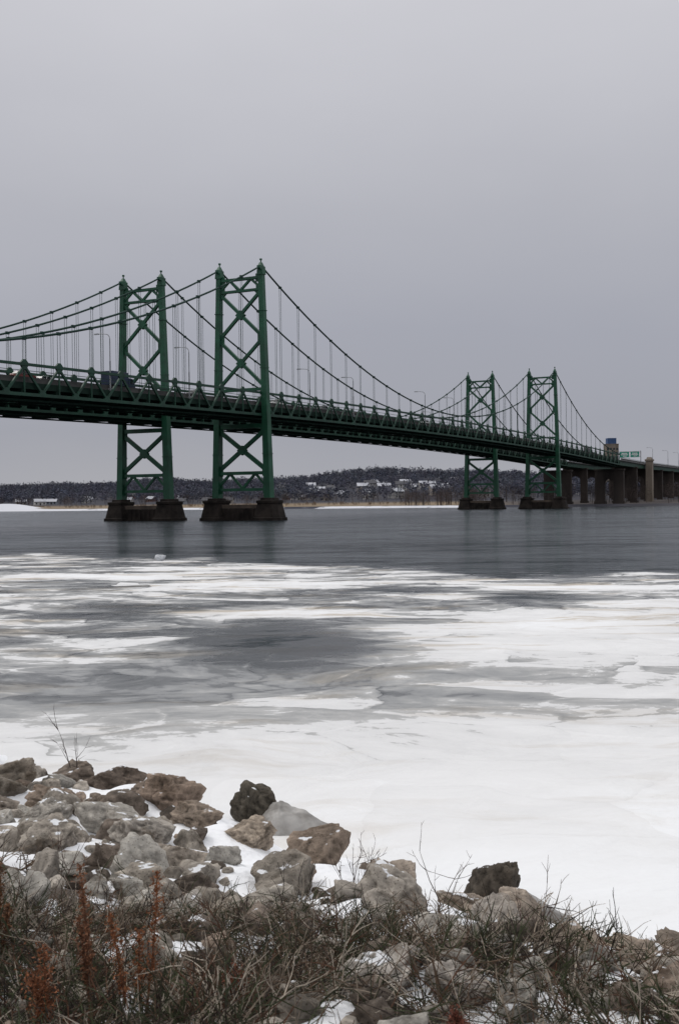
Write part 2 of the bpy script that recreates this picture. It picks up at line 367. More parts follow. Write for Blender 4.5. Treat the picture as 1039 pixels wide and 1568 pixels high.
ad=N.new('ShaderNodeMath');ad.operation='MULTIPLY_ADD';L.new(sp.outputs[0],ad.inputs[0]);ad.inputs[1].default_value=.5;L.new(n.outputs['Fac'],ad.inputs[2])
r=N.new('ShaderNodeValToRGB');r.color_ramp.elements[0].position=.57;r.color_ramp.elements[1].position=.60;L.new(ad.outputs[0],r.inputs[0])
n2=N.new('ShaderNodeTexNoise');n2.inputs['Scale'].default_value=25;n2.inputs['Detail'].default_value=8;L.new(tc.outputs['Object'],n2.inputs['Vector'])
r2=N.new('ShaderNodeValToRGB');r2.color_ramp.elements[0].color=(.02,.014,.01,1);r2.color_ramp.elements[1].color=(.09,.062,.04,1);L.new(n2.outputs['Fac'],r2.inputs[0])
mx=N.new('ShaderNodeMix');mx.data_type='RGBA';L.new(r.outputs['Color'],mx.inputs[0]);L.new(r2.outputs['Color'],mx.inputs[6]);mx.inputs[7].default_value=(.89,.90,.92,1)
L.new(mx.outputs[2],b.inputs['Base Color'])
bp=N.new('ShaderNodeBump');bp.inputs['Strength'].default_value=.8;bp.inputs['Distance'].default_value=.09
n3=N.new('ShaderNodeTexNoise');n3.inputs['Scale'].default_value=5;n3.inputs['Detail'].default_value=9;L.new(tc.outputs['Object'],n3.inputs['Vector']);L.new(n3.outputs['Fac'],bp.inputs['Height']);L.new(bp.outputs[0],b.inputs['Normal'])
col=np.zeros((GX.size,3));col[:,0]=snow.ravel()
np_mesh('river_bank_ground',np.stack([GX,GY,GZ],-1).reshape(-1,3),grid_faces(*GX.shape),[M_bank],col=col,smooth=True)
# ------------------------------------------------------------------ rocks
def rock_template(seed,sub):
    r=np.random.default_rng(seed); bm=bmesh.new(); bmesh.ops.create_icosphere(bm,subdivisions=sub,radius=1)
    V=np.array([v.co[:] for v in bm.verts]); F=np.array([[v.index for v in f.verts] for f in bm.faces]); bm.free()
    n=r.normal(size=(13,3)); n/=np.linalg.norm(n,axis=1,keepdims=True); d=r.uniform(.48,.95,13)
    n=np.concatenate([n,[[0,0,1],[0,0,-1],[1,0,0.1],[-1,0,.15],[0,1,.1],[0,-1,.1]]]); d=np.concatenate([d,r.uniform(.62,.85,2),r.uniform(.75,.98,4)])
    q=V@n.T; R=np.where(q>.05,d/np.maximum(q,.05),20); k=75
    rad=-np.log(np.exp(-k*R).sum(1))/k
    W_=V*rad[:,None]; off=seed*7.3
    tl=r.uniform(-.5,.5,2)
    for i,v in enumerate(W_):
        p=Vector(v)*2.6+Vector((off,0,0)); f=mnoise.fractal(p,.7,2.1,8)
        lay=(v[2]+tl[0]*v[0]+tl[1]*v[1])*5+off
        st=mnoise.noise(Vector((v[0]*.8,v[1]*.8,lay)))
        cr=abs(mnoise.noise(Vector((v[0]*1.8+off,v[1]*1.8,v[2]*1.8)))); cr=max(0,1-cr*9)
        W_[i]*=1+.11*f+.07*(1 if st>.08 else (st*12 if st>0 else 0))-.09*cr
    return W_,F
TB=[rock_template(s,5) for s in range(6)]; TS=[rock_template(100+s,3) for s in range(9)]; TMd=[rock_template(200+s,4) for s in range(8)]
def rotm(rx,ry,rz):
    return np.array(Matrix.Rotation(rz,3,'Z')@Matrix.Rotation(ry,3,'Y')@Matrix.Rotation(rx,3,'X'))
def place(T,x,y,sx,sy,sz,rz,tilt=.2,sink=.3):
    V,F=T; R=rotm(random.uniform(-tilt,tilt),random.uniform(-tilt,tilt),rz)
    v=(V*np.array([sx,sy,sz]))@R.T
    z0=float(bank(x,y))
    return v+np.array([x,y,max(z0,0)+sz*sink]),F
def dull(c):
    c=np.array(c,float); l=c.mean(); return (c*.70+l*.30)*.90
def rcol():
    pal=[(.29,.245,.19),(.35,.30,.24),(.20,.15,.11),(.36,.33,.28),(.13,.098,.072),(.28,.20,.14)]
    return dull(random.choice(pal))*random.uniform(.75,1.2)
big=[(-.97,13.4,.27,.28,.31,(.085,.07,.048)),(1.40,10.45,.25,.24,.30,(.085,.066,.046)),
(-2.95,14.9,.38,.33,.25,(.14,.10,.072)),(-1.98,13.0,.30,.3,.31,(.27,.185,.125)),(-2.45,11.7,.38,.3,.24,(.41,.37,.31)),
(-4.15,14.3,.32,.35,.24,(.33,.27,.20)),(-3.35,13.3,.27,.27,.2,(.27,.195,.135)),(-3.6,15.4,.3,.3,.2,(.2,.15,.11)),(-3.15,12.0,.25,.22,.18,(.37,.33,.275)),
(-.93,11.5,.25,.22,.18,(.39,.30,.21)),(-.26,10.7,.33,.27,.27,(.24,.17,.115)),(.38,9.65,.33,.26,.2,(.32,.25,.185)),(1.33,8.85,.28,.25,.26,(.36,.28,.205)),
(1.0,7.8,.33,.25,.2,(.40,.345,.285)),(2.0,8.9,.15,.15,.14,(.09,.066,.046)),(1.75,8.2,.16,.15,.12,(.18,.13,.095)),(1.95,7.4,.25,.2,.13,(.38,.29,.20)),(2.5,8.3,.2,.2,.2,(.19,.145,.105)),
(.15,5.75,.33,.2,.17,(.42,.37,.315)),(.55,5.5,.18,.16,.10,(.38,.33,.28)),(-1.5,9.9,.33,.27,.22,(.34,.28,.215)),(-1.9,10.7,.28,.25,.19,(.38,.33,.27)),
(-.45,9.6,.24,.22,.18,(.34,.24,.16)),(-2.6,10.2,.24,.24,.18,(.33,.28,.22)),(2.6,7.4,.2,.2,.14,(.34,.255,.18)),(-3.9,12.6,.26,.25,.18,(.32,.26,.2)),(-2.35,13.9,.25,.22,.18,(.24,.175,.125)),(-1.55,11.95,.24,.22,.16,(.29,.215,.15)),(.95,9.3,.2,.2,.14,(.3,.23,.165)),(1.3,6.5,.15,.15,.1,(.33,.25,.18)),(.35,8.3,.27,.22,.18,(.35,.3,.24)),(-.55,8.5,.26,.22,.18,(.38,.33,.265)),(1.75,6.7,.24,.18,.14,(.34,.255,.18)),(-1.1,7.6,.22,.2,.16,(.38,.34,.29)),(.6,6.9,.24,.2,.15,(.37,.33,.275))]
for i,(x,y,a,b_,c,cl) in enumerate(big):
    v,F=place(TB[i%6],x,y,a*1.2,b_*1.2,c*1.2,i*1.3 if i>1 else (2.0 if i else .6),.25,.38 if i<2 else .26)
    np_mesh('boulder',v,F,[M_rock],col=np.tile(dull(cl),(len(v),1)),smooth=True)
Vs=[];Fs=[];Cs=[];base=0; placed=[(a[0],a[1],a[2]) for a in big]
def try_rock(x,y,r,gap=.75):
    for (px,py,pr) in placed:
        if (px-x)**2+(py-y)**2<((pr+r)*gap)**2: return False
    return True
cnt=0
for k in range(14000):
    x=random.uniform(-9,6); ys=float(Ysh(x)); s=random.uniform(-.15,10); y=ys-s
    if y<3.2 or y>22: continue
    left=float(sstep(-x,.9,2.3))
    if s<.6+1.6*(1-left) and random.random()<.95: continue
    if left<.5 and s<3.0 and math.sin(x*4.1+y*2)+math.sin(y*5.3-x*2.2)>-.3: continue
    if left>=.5 and k>1500 and math.sin(x*5.1+y*3)+math.sin(y*4.3-x*3.2)>.8: continue
    if k<4000: r=random.choice([.09,.11,.14,.17,.2,.24,.27])
    else:
        r=random.choice([.045,.06,.08,.1])
        if math.sin(x*3.3+y*1.1)+math.sin(y*3.7-x*1.9)>.3: continue
    r=min(r,.013*y+.05 if y<9 else .27)
    if not try_rock(x,y,r,.90): continue
    placed.append((x,y,r))
    T=random.choice(TMd if r>.10 else TS)
    v,F=place(T,x,y,r*random.uniform(1.0,1.4),r*random.uniform(.85,1.15),r*random.uniform(.75,1.1),random.uniform(0,6.28),.45,.26)
    Vs.append(v);Fs.append(F+base);base+=len(v)
    Cs.append(np.tile(rcol(),(len(v),1))); cnt+=1
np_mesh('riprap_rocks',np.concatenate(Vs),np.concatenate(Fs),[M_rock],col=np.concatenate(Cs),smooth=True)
print('rocks',cnt)
M_drift=mat('dirty_ice',(.15,.138,.122),(.38,.365,.345),4.0,.5,bump=.6,bscale=12,bdist=.03,detail=9)
def drift(x0,y0,Lx,H,wy):
    nx,ny=80,60; xs=np.linspace(-.28,Lx,nx); ys_=np.linspace(-wy,wy,ny); X,Y=np.meshgrid(xs,ys_)
    q=np.clip(X/Lx,0,1)
    prof=np.where(X<0,1-(X/.28)**2,.5*(1+np.cos(q**.85*math.pi))+.08*(1-q))
    ww=wy*(.45+.55*(1-q)); cross=np.clip(1-(Y/ww)**2,0,1)
    nz=np.array([mnoise.fractal(Vector((a*3+x0,b*3,0)),.9,2,4) for a,b in zip(X.ravel(),Y.ravel())]).reshape(X.shape)
    h=H*prof*cross**.6*(1+.22*nz)-.04
    V=np.stack([X+x0,Y+y0-X*.15,h+.03],-1).reshape(-1,3)
    np_mesh('ice_drift',V,grid_faces(ny,nx),[M_drift],smooth=True)
drift(-.74,13.15,.80,.29,.34); drift(1.57,10.2,.56,.24,.28)
# ------------------------------------------------------------------ strands (twigs)
def strands(Pn,R):
    n,k,_=Pn.shape
    d=np.gradient(Pn,axis=1); d/=np.linalg.norm(d,axis=2,keepdims=True)+1e-9
    ref=np.array([.31,.9,.2]); a=np.cross(d,ref); a/=np.linalg.norm(a,axis=2,keepdims=True)+1e-9; b=np.cross(d,a)
    ring=[Pn+R[:,:,None]*(a*math.cos(t)+b*math.sin(t)) for t in(0,2.094,4.189)]
    V=np.stack(ring,2)
    idx=np.arange(n*k*3).reshape(n,k,3); F=[]
    for j in range(3):
        j2=(j+1)%3
        F.append(np.stack([idx[:,:-1,j],idx[:,:-1,j2],idx[:,1:,j2],idx[:,1:,j]],-1).reshape(-1,4))
    return V.reshape(-1,3),np.concatenate(F)
def grow(base,dir0,length,k,wob,grav,r0,r1):
    n=len(base); Pn=np.zeros((n,k,3)); Pn[:,0]=base; d=dir0/np.linalg.norm(dir0,axis=1,keepdims=True)
    st=(length/(k-1))[:,None]
    for i in range(1,k):
        d=d+rng.normal(0,wob,(n,3))+np.array([0,0,-grav]); d/=np.linalg.norm(d,axis=1,keepdims=True)
        Pn[:,i]=Pn[:,i-1]+d*st
    R=np.linspace(1,0,k)[None,:]*(np.asarray(r0)-r1).reshape(-1,1)+r1
    return Pn,R
def branch(Pn,m,ln,k,wob,grav,r0,r1,spread=.8,lo=1):
    n,kk,_=Pn.shape; pi=np.repeat(np.arange(n),m); j=rng.integers(lo,kk-1,len(pi)); f=rng.random(len(pi))[:,None]
    b=Pn[pi,j]*(1-f)+Pn[pi,j+1]*f; d=Pn[pi,j+1]-Pn[pi,j]; d/=np.linalg.norm(d,axis=1,keepdims=True)+1e-9
    d=d+rng.normal(0,spread,(len(pi),3))
    L_=ln*rng.uniform(.5,1.2,len(pi))
    r=np.full(len(pi),r0)
    P2,R2=grow(b,d,L_,k,wob,grav,r,r1); return P2,R2,pi
pal=np.array([(.24,.195,.15),(.035,.025,.019),(.034,.038,.017),(.10,.066,.043),(.40,.345,.28),(.085,.040,.023),(.045,.054,.024)])
VV=[];FF=[];CC=[];base=0
def addstr(Pn,R,c):
    global base
    V,F=strands(Pn,R); VV.append(V);FF.append(F+base);base+=len(V)
    CC.append(np.repeat(c,Pn.shape[1]*3,axis=0))
cl=[]
while len(cl)<205:
    x=random.uniform(-3.0,2.0); y=random.uniform(3.7,7.9)
    lim=7.4 if x<.5 else 7.4-(x-.5)*1.2
    if y>lim: continue
    if x>1.0 and random.random()<.6: continue
    if abs(x-.3)<.5 and y<6.0 and random.random()<.85: continue
    if y>6.3 and random.random()<.55: continue
    if math.sin(x*3.1+y*1.7)+math.sin(x*1.3-y*2.9+2)>1.0: continue
    cl.append((x,y))
cl+=[(-2.6,9.3),(-2.3,9.0),(-2.9,9.2),(-1.9,8.6),(-.3,8.0),(.7,7.6)]
for (cx,cy) in cl:
    n=random.randint(8,19); bx=cx+rng.normal(0,.15,n); by=cy+rng.normal(0,.13,n)
    bz=np.maximum(bank(bx,by),0)-.02
    lean=rng.normal(0,.4,2)
    d=np.stack([rng.normal(lean[0],.5,n),rng.normal(lean[1],.45,n),np.ones(n)],1)
    hgt=random.uniform(.22,.46)*(1.0 if cy>5 else .85)
    P1,R1=grow(np.stack([bx,by,bz],1),d,rng.uniform(.6,1.2,n)*hgt,7,.12,.05,rng.uniform(.003,.009,n),.0017)
    ci=rng.choice(len(pal),p=[.18,.22,.17,.15,.12,.06,.10]); c=pal[np.where(rng.random(n)<.6,ci,rng.integers(0,len(pal),n))]*rng.uniform(.6,1.2,(n,1))
    addstr(P1,R1,c)
    P2,R2,pi=branch(P1,3,hgt*.42,5,.13,.02,.0034,.0012,.6); addstr(P2,R2,c[pi])
    P3,R3,pi3=branch(P2,1,hgt*.2,3,.14,.0,.0018,.0009,.6); addstr(P3,R3,c[pi[pi3]])
n=13000; bx=rng.uniform(-3.4,2.2,n); by=rng.uniform(3.4,7.6,n); keep=((bx<.9)|(rng.random(n)<.3))&(np.sin(bx*3.1+by*1.7)+np.sin(bx*1.3-by*2.9+2)<1.0); bx,by=bx[keep],by[keep]; n=len(bx)
bz=bank(bx,by)+rng.uniform(.0,.12,n); d=np.stack([rng.normal(0,1,n),rng.normal(0,1,n),rng.uniform(.1,1.2,n)],1)
P1,R1=grow(np.stack([bx,by,bz],1),d,rng.uniform(.1,.30,n),5,.12,.10,np.full(n,.0034),.001); addstr(P1,R1,pal[rng.choice(len(pal),n,p=[.15,.24,.19,.2,.06,.06,.1])]*rng.uniform(.7,1.2,(n,1)))
np_mesh('dry_brush',np.concatenate(VV),np.concatenate(FF),[M_twig],col=np.concatenate(CC))
def shrub(name,x,y,h,n,br,colr,lean=(0,0),r=.006):
    global VV,FF,CC,base
    VV=[];FF=[];CC=[];base=0
    z=max(float(bank(x,y)),0)-.03
    bs=np.tile([x,y,z],(n,1))+rng.normal(0,.02,(n,3))*[1,1,0]
    d=np.stack([rng.normal(lean[0],.3 if n>1 else .03,n),rng.normal(lean[1],.2,n),np.ones(n)],1)
    P1,R1=grow(bs,d,np.linspace(1,.55,n)*h,9,.05,0,np.full(n,r),.0015); c=np.tile(colr,(n,1)); addstr(P1,R1,c)
    P2,R2,pi=branch(P1,br,h*.42,6,.07,-.05,r*.5,.001,.5,2); addstr(P2,R2,c[pi])
    P3,R3,pj=branch(P2,2,h*.15,4,.08,-.02,r*.3,.001,.5); addstr(P3,R3,c[pi[pj]])
    np_mesh(name,np.concatenate(VV),np.concatenate(FF),[M_twig],col=np.concatenate(CC))
shrub('bare_sapling',-3.55,15.3,.85,2,6,(.05,.035,.03),r=.010)
shrub('bare_shoot',.18,9.3,.42,3,3,(.07,.05,.04)); shrub('bare_shoot',.75,8.7,.5,3,3,(.07,.05,.04)); shrub('bare_shoot',1.75,8.6,.32,2,3,(.07,.05,.04),(.4,0)); shrub('bare_shoot',-2.2,8.8,.5,3,3,(.08,.05,.04))
shrub('bare_shoot',1.25,7.3,.45,4,4,(.09,.05,.04)); shrub('bare_shoot',2.1,6.0,.4,4,4,(.07,.045,.035)); shrub('bare_shoot',.05,8.4,.45,4,4,(.08,.055,.045)); shrub('bare_shoot',1.7,5.6,.4,5,4,(.06,.04,.03))
M_dock=mat_attr('rusty_seed_heads',.9,40,.4,0)
def dock(x,y,h,w=.035,colr=(.16,.055,.022)):
    V=[];F=[];Cc=[]; z=float(bank(x,y)); n=3
    bs=np.tile([x,y,z],(n,1))+rng.normal(0,.015,(n,3))*[1,1,0]
    d=np.stack([rng.normal(0,.10,n),rng.normal(0,.1,n),np.ones(n)],1)
    P1,R1=grow(bs,d,np.array([1,.8,.65])*h,10,.03,0,np.full(n,.006),.002)
    v,f=strands(P1,R1); V.append(v);F.append(np.concatenate([f[:,[0,1,2]],f[:,[0,2,3]]]));Cc.append(np.tile(colr,(len(v),1))*.6); b0=len(v)
    m=1900; pi=rng.integers(0,n,m); j=rng.integers(3,9,m); ff=rng.random(m)[:,None]
    c=P1[pi,j]*(1-ff)+P1[pi,j+1]*ff
    lump=(.5+.5*np.sin(c[:,2]*95+pi*2))[:,None]
    c=c+rng.normal(0,w*.38,(m,3))*(.35+lump)*[1,1,.6]
    tri=c[:,None,:]+rng.normal(0,.005,(m,3,3)); V.append(tri.reshape(-1,3)); F.append(np.arange(m*3).reshape(-1,3)+b0)
    Cc.append(np.repeat(np.array(colr)*rng.uniform(.4,1.5,(m,1)),3,axis=0))
    np_mesh('curly_dock_plant',np.concatenate(V),np.concatenate(F),[M_dock],col=np.concatenate(Cc))
dock(-.82,4.6,.66,colr=(.23,.09,.04)); dock(-1.08,4.8,.72,.03,(.19,.085,.045)); dock(-1.18,4.5,.42,.06,(.22,.085,.04)); dock(.47,4.7,.22,.05,(.16,.055,.035)); dock(-.5,5.1,.3,.07,(.16,.06,.035)); dock(-1.7,5.6,.5,.03,(.15,.07,.035))
# ------------------------------------------------------------------ river + ice
def water_ice():
    m=bpy.data.materials.new('river_water_and_ice'); m.use_nodes=True; N=m.node_tree.nodes; L=m.node_tree.links
    out=N['Material Output']; ice=N['Principled BSDF']
    tc=N.new('ShaderNodeTexCoord'); pos=tc.outputs['Object']
    at=N.new('ShaderNodeAttribute'); at.attribute_name='col'; sp=N.new('ShaderNodeSeparateColor'); L.new(at.outputs['Color'],sp.inputs[0])
    def math_(op,a,b=None,c=None,clamp=False):
        n=N.new('ShaderNodeMath'); n.operation=op; n.use_clamp=clamp
        for i,v in enumerate((a,b,c)):
            if v is None: continue
            if isinstance(v,(int,float)): n.inputs[i].default_value=v
            else: L.new(v,n.inputs[i])
        return n.outputs[0]
    def mapped(vec,st,rot=0):
        if rot:
            m0=N.new('ShaderNodeMapping'); m0.inputs['Rotation'].default_value=(0,0,rot); L.new(vec,m0.inputs['Vector']); vec=m0.outputs[0]
        mp=N.new('ShaderNodeMapping'); mp.inputs['Scale'].default_value=st; L.new(vec,mp.inputs['Vector']); return mp.outputs[0]
    def noise(vec,scale,detail=8,rough=.6,st=(1,1,1),dist=0,rot=0):
        n=N.new('ShaderNodeTexNoise'); n.inputs['Scale'].default_value=scale; n.inputs['Detail'].default_value=detail; n.inputs['Roughness'].default_value=rough; n.inputs['Distortion'].default_value=dist
        L.new(mapped(vec,st,rot),n.inputs['Vector']); return n
    def mrange(v,a,b,c_,d):
        q=N.new('ShaderNodeMapRange'); L.new(v,q.inputs[0])
        for i,x in enumerate((a,b,c_,d)): q.inputs[i+1].default_value=x
        return q.outputs[0]
    def warp(vec,scale,amt,detail=3):
        wn=noise(vec,scale,detail,.5); vm=N.new('ShaderNodeVectorMath'); vm.operation='MULTIPLY_ADD'; L.new(wn.outputs['Color'],vm.inputs[0]); vm.inputs[1].default_value=(amt,amt,0); L.new(vec,vm.inputs[2]); return vm.outputs[0]
    wp=warp(pos,.13,5.0); wq=warp(wp,.9,.7,6)
    n1=noise(wp,.40,10,.70,(.7,1.0,1)); n2=noise(wq,1.6,9,.72,(1,1,1)); n3=noise(wp,.11,3,.5,(.5,1,1))
    s=math_('MULTIPLY_ADD',n1.outputs['Fac'],2.1,-1.05); s=math_('MULTIPLY_ADD',n2.outputs['Fac'],1.1,math_('ADD',s,-.55)); s=math_('MULTIPLY_ADD',n3.outputs['Fac'],.5,math_('ADD',s,-.25))
    ns=noise(wp,.55,8,.6,(.16,1.3,1),.2,rot=.42); s=math_('MULTIPLY_ADD',ns.outputs['Fac'],1.1,math_('ADD',s,-.55))
    vo=N.new('ShaderNodeTexVoronoi'); vo.inputs['Scale'].default_value=.45; L.new(mapped(wq,(.6,1,1)),vo.inputs['Vector'])
    vs_=N.new('ShaderNodeSeparateColor'); L.new(vo.outputs['Color'],vs_.inputs[0])
    s=math_('MULTIPLY_ADD',vs_.outputs[0],.55,math_('ADD',s,-.275))
    vo2=N.new('ShaderNodeTexVoronoi'); vo2.inputs['Scale'].default_value=1.7; L.new(mapped(wq,(.6,1,1)),vo2.inputs['Vector'])
    v2=N.new('ShaderNodeSeparateColor'); L.new(vo2.outputs['Color'],v2.inputs[0])
    s=math_('MULTIPLY_ADD',v2.outputs[1],.22,math_('ADD',s,-.11))
    c=math_('MULTIPLY_ADD',s,sp.outputs[1],sp.outputs[0])
    ve=N.new('ShaderNodeTexVoronoi'); ve.feature='DISTANCE_TO_EDGE'; ve.inputs['Scale'].default_value=.45; L.new(mapped(wq,(.6,1,1)),ve.inputs['Vector'])
    crk=mrange(ve.outputs['Distance'],0,.03,1,0)
    gate=mrange(noise(pos,.25,3,.5).outputs['Fac'],.45,.6,-.25,.36)
    ck=math_('MULTIPLY',crk,gate); ck=math_('MULTIPLY',ck,sp.outputs[1]); c=math_('ADD',c,ck)
    r=N.new('ShaderNodeValToRGB'); cr=r.color_ramp; cr.elements[0].position=.14; cr.elements[0].color=(.045,.05,.055,1); cr.elements[1].position=1.0; cr.elements[1].color=(.85,.86,.87,1)
    for p,v in((.28,(.07,.075,.08)),(.35,(.12,.125,.13)),(.42,(.18,.185,.19)),(.432,(.25,.255,.26)),(.50,(.32,.325,.325)),(.56,(.41,.41,.405)),(.60,(.48,.48,.475)),(.608,(.68,.68,.68)),(.72,(.74,.74,.74)),(.84,(.785,.785,.785))):
        e=cr.elements.new(p); e.color=(*v,1)
    L.new(c,r.inputs[0])
    nd=noise(wq,.5,8,.65,(.35,1,1)); rd=N.new('ShaderNodeValToRGB'); rd.color_ramp.elements[0].position=.53; rd.color_ramp.elements[1].position=.62; L.new(nd.outputs['Fac'],rd.inputs[0])
    df=math_('MULTIPLY',rd.outputs['Color'],sp.outputs[2])
    mx=N.new('ShaderNodeMix'); mx.data_type='RGBA'; mx.blend_type='MULTIPLY'; L.new(df,mx.inputs[0]); L.new(r.outputs['Color'],mx.inputs[6]); mx.inputs[7].default_value=(.70,.63,.54,1)
    L.new(mx.outputs[2],ice.inputs['Base Color'])
    L.new(mrange(c,.3,.7,.25,.75),ice.inputs['Roughness'])
    ice.inputs['Specular IOR Level'].default_value=.25
    bh=math_('MULTIPLY_ADD',c,1.8,noise(wq,2.0,9,.65,(.7,1,1)).outputs['Fac'])
    bp=N.new('ShaderNodeBump'); bp.inputs['Strength'].default_value=.6; bp.inputs['Distance'].default_value=.08; L.new(bh,bp.inputs['Height']); L.new(bp.outputs[0],ice.inputs['Normal'])
    wt=N.new('ShaderNodeBsdfPrincipled'); wt.inputs['Roughness'].default_value=.16; wt.inputs['IOR'].default_value=1.33
    lane=noise(pos,.06,7,.7,(.22,1,1),.5).outputs['Fac']; rip=noise(pos,.45,7,.75,(.35,.8,1),.3).outputs['Fac']
    lv=math_('MULTIPLY_ADD',rip,1.7,math_('ADD',lane,-.85))
    L.new(mrange(lv,.30,.70,.03,.34),wt.inputs['Specular IOR Level'])
    wc=N.new('ShaderNodeMix'); wc.data_type='RGBA'; L.new(mrange(lv,.30,.70,0,1),wc.inputs[0]); wc.inputs[6].default_value=(.010,.016,.020,1); wc.inputs[7].default_value=(.034,.046,.054,1); L.new(wc.outputs[2],wt.inputs['Base Color'])
    w1=noise(pos,.9,5,.65,(.45,1,1),.4); w2=noise(pos,.16,5,.6,(.3,1,1)); wh=math_('MULTIPLY_ADD',w2.outputs['Fac'],3.0,w1.outputs['Fac'])
    wb=N.new('ShaderNodeBump'); wb.inputs['Strength'].default_value=1.0; wb.inputs['Distance'].default_value=.42; L.new(wh,wb.inputs['Height']); L.new(wb.outputs[0],wt.inputs['Normal'])
    ms=N.new('ShaderNodeMixShader'); L.new(mrange(c,.12,.15,0,1),ms.inputs[0]); L.new(wt.outputs[0],ms.inputs[1]); L.new(ice.outputs[0],ms.inputs[2]); L.new(ms.outputs[0],out.inputs['Surface'])
    return m
M_water=water_ice()
np_mesh('river_water',[(-6000,-300,-.03),(6000,-300,-.03),(6000,3000,-.03),(-6000,3000,-.03)],[(0,1,2,3)],[M_water],col=np.zeros((4,3)))
gx=np.arange(-110,110.1,.5); gy=np.arange(2,125.1,.5); X,Y=np.meshgrid(gx,gy)
Ye=np.interp(X,[-110,-26,-13,0,5.7,16.5,40,110],[110,88,79,66,57,55,60,70])+2.0*np.sin(X*.5)+1.0*np.sin(X*1.3+1)
def ell(x,y,rx,ry,k=1.0): return np.exp(-(((X-x)/rx)**2+((Y-y)/ry)**2)**1.5*k)
c=np.interp(Y,[0,11,13.5,15,17,19,22,27,34,60,90],[1.0,.96,.89,.81,.72,.64,.56,.53,.555,.54,.5]); amp=np.interp(Y,[0,9,12,15,18,23,30,90],[.10,.14,.20,.22,.24,.30,.50,.70])
c=c+.05*sstep(X,0,5)*(1-sstep(Y,45,55))
k_=ell(-1.4,31,3.0,5.2); c-=.38*k_; amp*=1-.5*k_
c-=.36*ell(1,47.5,4.8,1.8)+.36*ell(7.2,44.5,2.2,2.8)+.30*ell(-8.2,40,2.6,2.6)+.18*ell(-9,33,4,4)
c-=.08*ell(-5,24,6,4)
w=ell(5.8,31,4.6,4.6); c+=.22*w; amp*=1-.45*w
c+=.35*ell(-5,50,6,1.3)+.35*ell(-2,38.8,3.8,1.5)+.4*ell(10,48,7,1.2)+.35*ell(-11,60,7,2)+.3*ell(-7,66,7,2)+.3*ell(-1,53,9,1.0)+.2*ell(9,36,6,2.5)
c=np.where(Y-Ye>-1.5,c-.55*sstep(Y-Ye,-1.5,2.5),c); amp=amp*(1-sstep(Y-Ye,2,8))
c=np.where(Y>Ye+2.5,np.minimum(c,0.0),c); amp=np.where(Y>Ye+8,0,amp)
dirt=np.interp(Y,[0,9,14,25,40,90],[.35,.55,.25,.7,1,1])
col=np.stack([c.ravel(),amp.ravel(),dirt.ravel()],1)
np_mesh('river_ice',np.stack([X,Y,np.zeros_like(X)],-1).reshape(-1,3),grid_faces(*X.shape),[M_water],col=col,smooth=True)
v,F=TS[2]; np_mesh('ice_chunk',v*np.array([.4,.3,.32])+np.array([-11.8,75,.15]),F,[mat('ice_block',(.35,.37,.40),(.6,.62,.64),3,.4)],smooth=False)
# ------------------------------------------------------------------ far shore
def Yfs(X): return np.interp(X,[-4000,-600,-217,-100,0,60,95,150,300,700,4000],[1100,850,735,680,632,580,545,520,540,600,800])+4*np.sin(X*.05)+2*np.sin(X*.17)
def far(X,Y):
    s=Y-Yfs(X); h=np.where(s<0,s*.1,0)
    h=h+1.1*sstep(s,0,10)+3*sstep(s,10,200)
    h=h+3.8*np.exp(-((X+222)/24)**2-((s-22)/11)**2)*sstep(s,0,8)
    R=26+4*np.sin(X*.006+1)+3.0*np.sin(X*.017+.5)+1.6*np.sin(X*.041)-4*sstep(X,100,400)
    h=h+R*sstep(s,140,1050)*(1-.35*sstep(s,1100,2500))
    h=h+sstep(s,150,400)*(1.8*np.sin(X*.03+Y*.013)+1.2*np.sin(X*.06-Y*.03))
    return h
gx=np.concatenate([np.linspace(-4500,-700,40)[:-1],np.linspace(-700,900,320),np.linspace(900,4500,40)[1:]])
tt=np.concatenate([np.linspace(-30,60,36)[:-1],np.linspace(60,1400,110)[:-1],np.linspace(1400,5000,20)])
XX,TT=np.meshgrid(gx,tt); YY=Yfs(XX)+TT; ZZ=far(XX,YY)
M_far=bpy.data.materials.new('far_bank_winter_ground'); M_far.use_nodes=True
N=M_far.node_tree.nodes;L=M_far.node_tree.links;b=N['Principled BSDF']; b.inputs['Roughness'].default_value=.95; b.inputs['Specular IOR Level'].default_value=.1
at=N.new('ShaderNodeAttribute');at.attribute_name='col'; sp=N.new('ShaderNodeSeparateColor'); L.new(at.outputs['Color'],sp.inputs[0])
tc=N.new('ShaderNodeTexCoord'); n=N.new('ShaderNodeTexNoise');n.inputs['Scale'].default_value=.03;n.inputs['Detail'].default_value=9;n.inputs['Roughness'].default_value=.65;L.new(tc.outputs['Object'],n.inputs['Vector'])
r=N.new('ShaderNodeValToRGB'); r.color_ramp.elements[0].position=.35;r.color_ramp.elements[0].color=(.042,.044,.058,1);r.color_ramp.elements[1].position=.7;r.color_ramp.elements[1].color=(.078,.074,.08,1);L.new(n.outputs['Fac'],r.inputs[0])  # blue-grey distance haze is mixed into the hill ground colour
m1=N.new('ShaderNodeMix');m1.data_type='RGBA';L.new(sp.outputs[1],m1.inputs[0]);L.new(r.outputs[0],m1.inputs[6]);m1.inputs[7].default_value=(.22,.17,.115,1)
a2=N.new('ShaderNodeMath');a2.operation='ADD';L.new(sp.outputs[0],a2.inputs[0]);L.new(n.outputs['Fac'],a2.inputs[1])
r3=N.new('ShaderNodeValToRGB'); r3.color_ramp.elements[0].position=.94;r3.color_ramp.elements[1].position=1.0;L.new(a2.outputs[0],r3.inputs[0])
m2=N.new('ShaderNodeMix');m2.data_type='RGBA';L.new(r3.outputs[0],m2.inputs[0]);L.new(m1.outputs[2],m2.inputs[6]);m2.inputs[7].default_value=(.62,.63,.67,1)
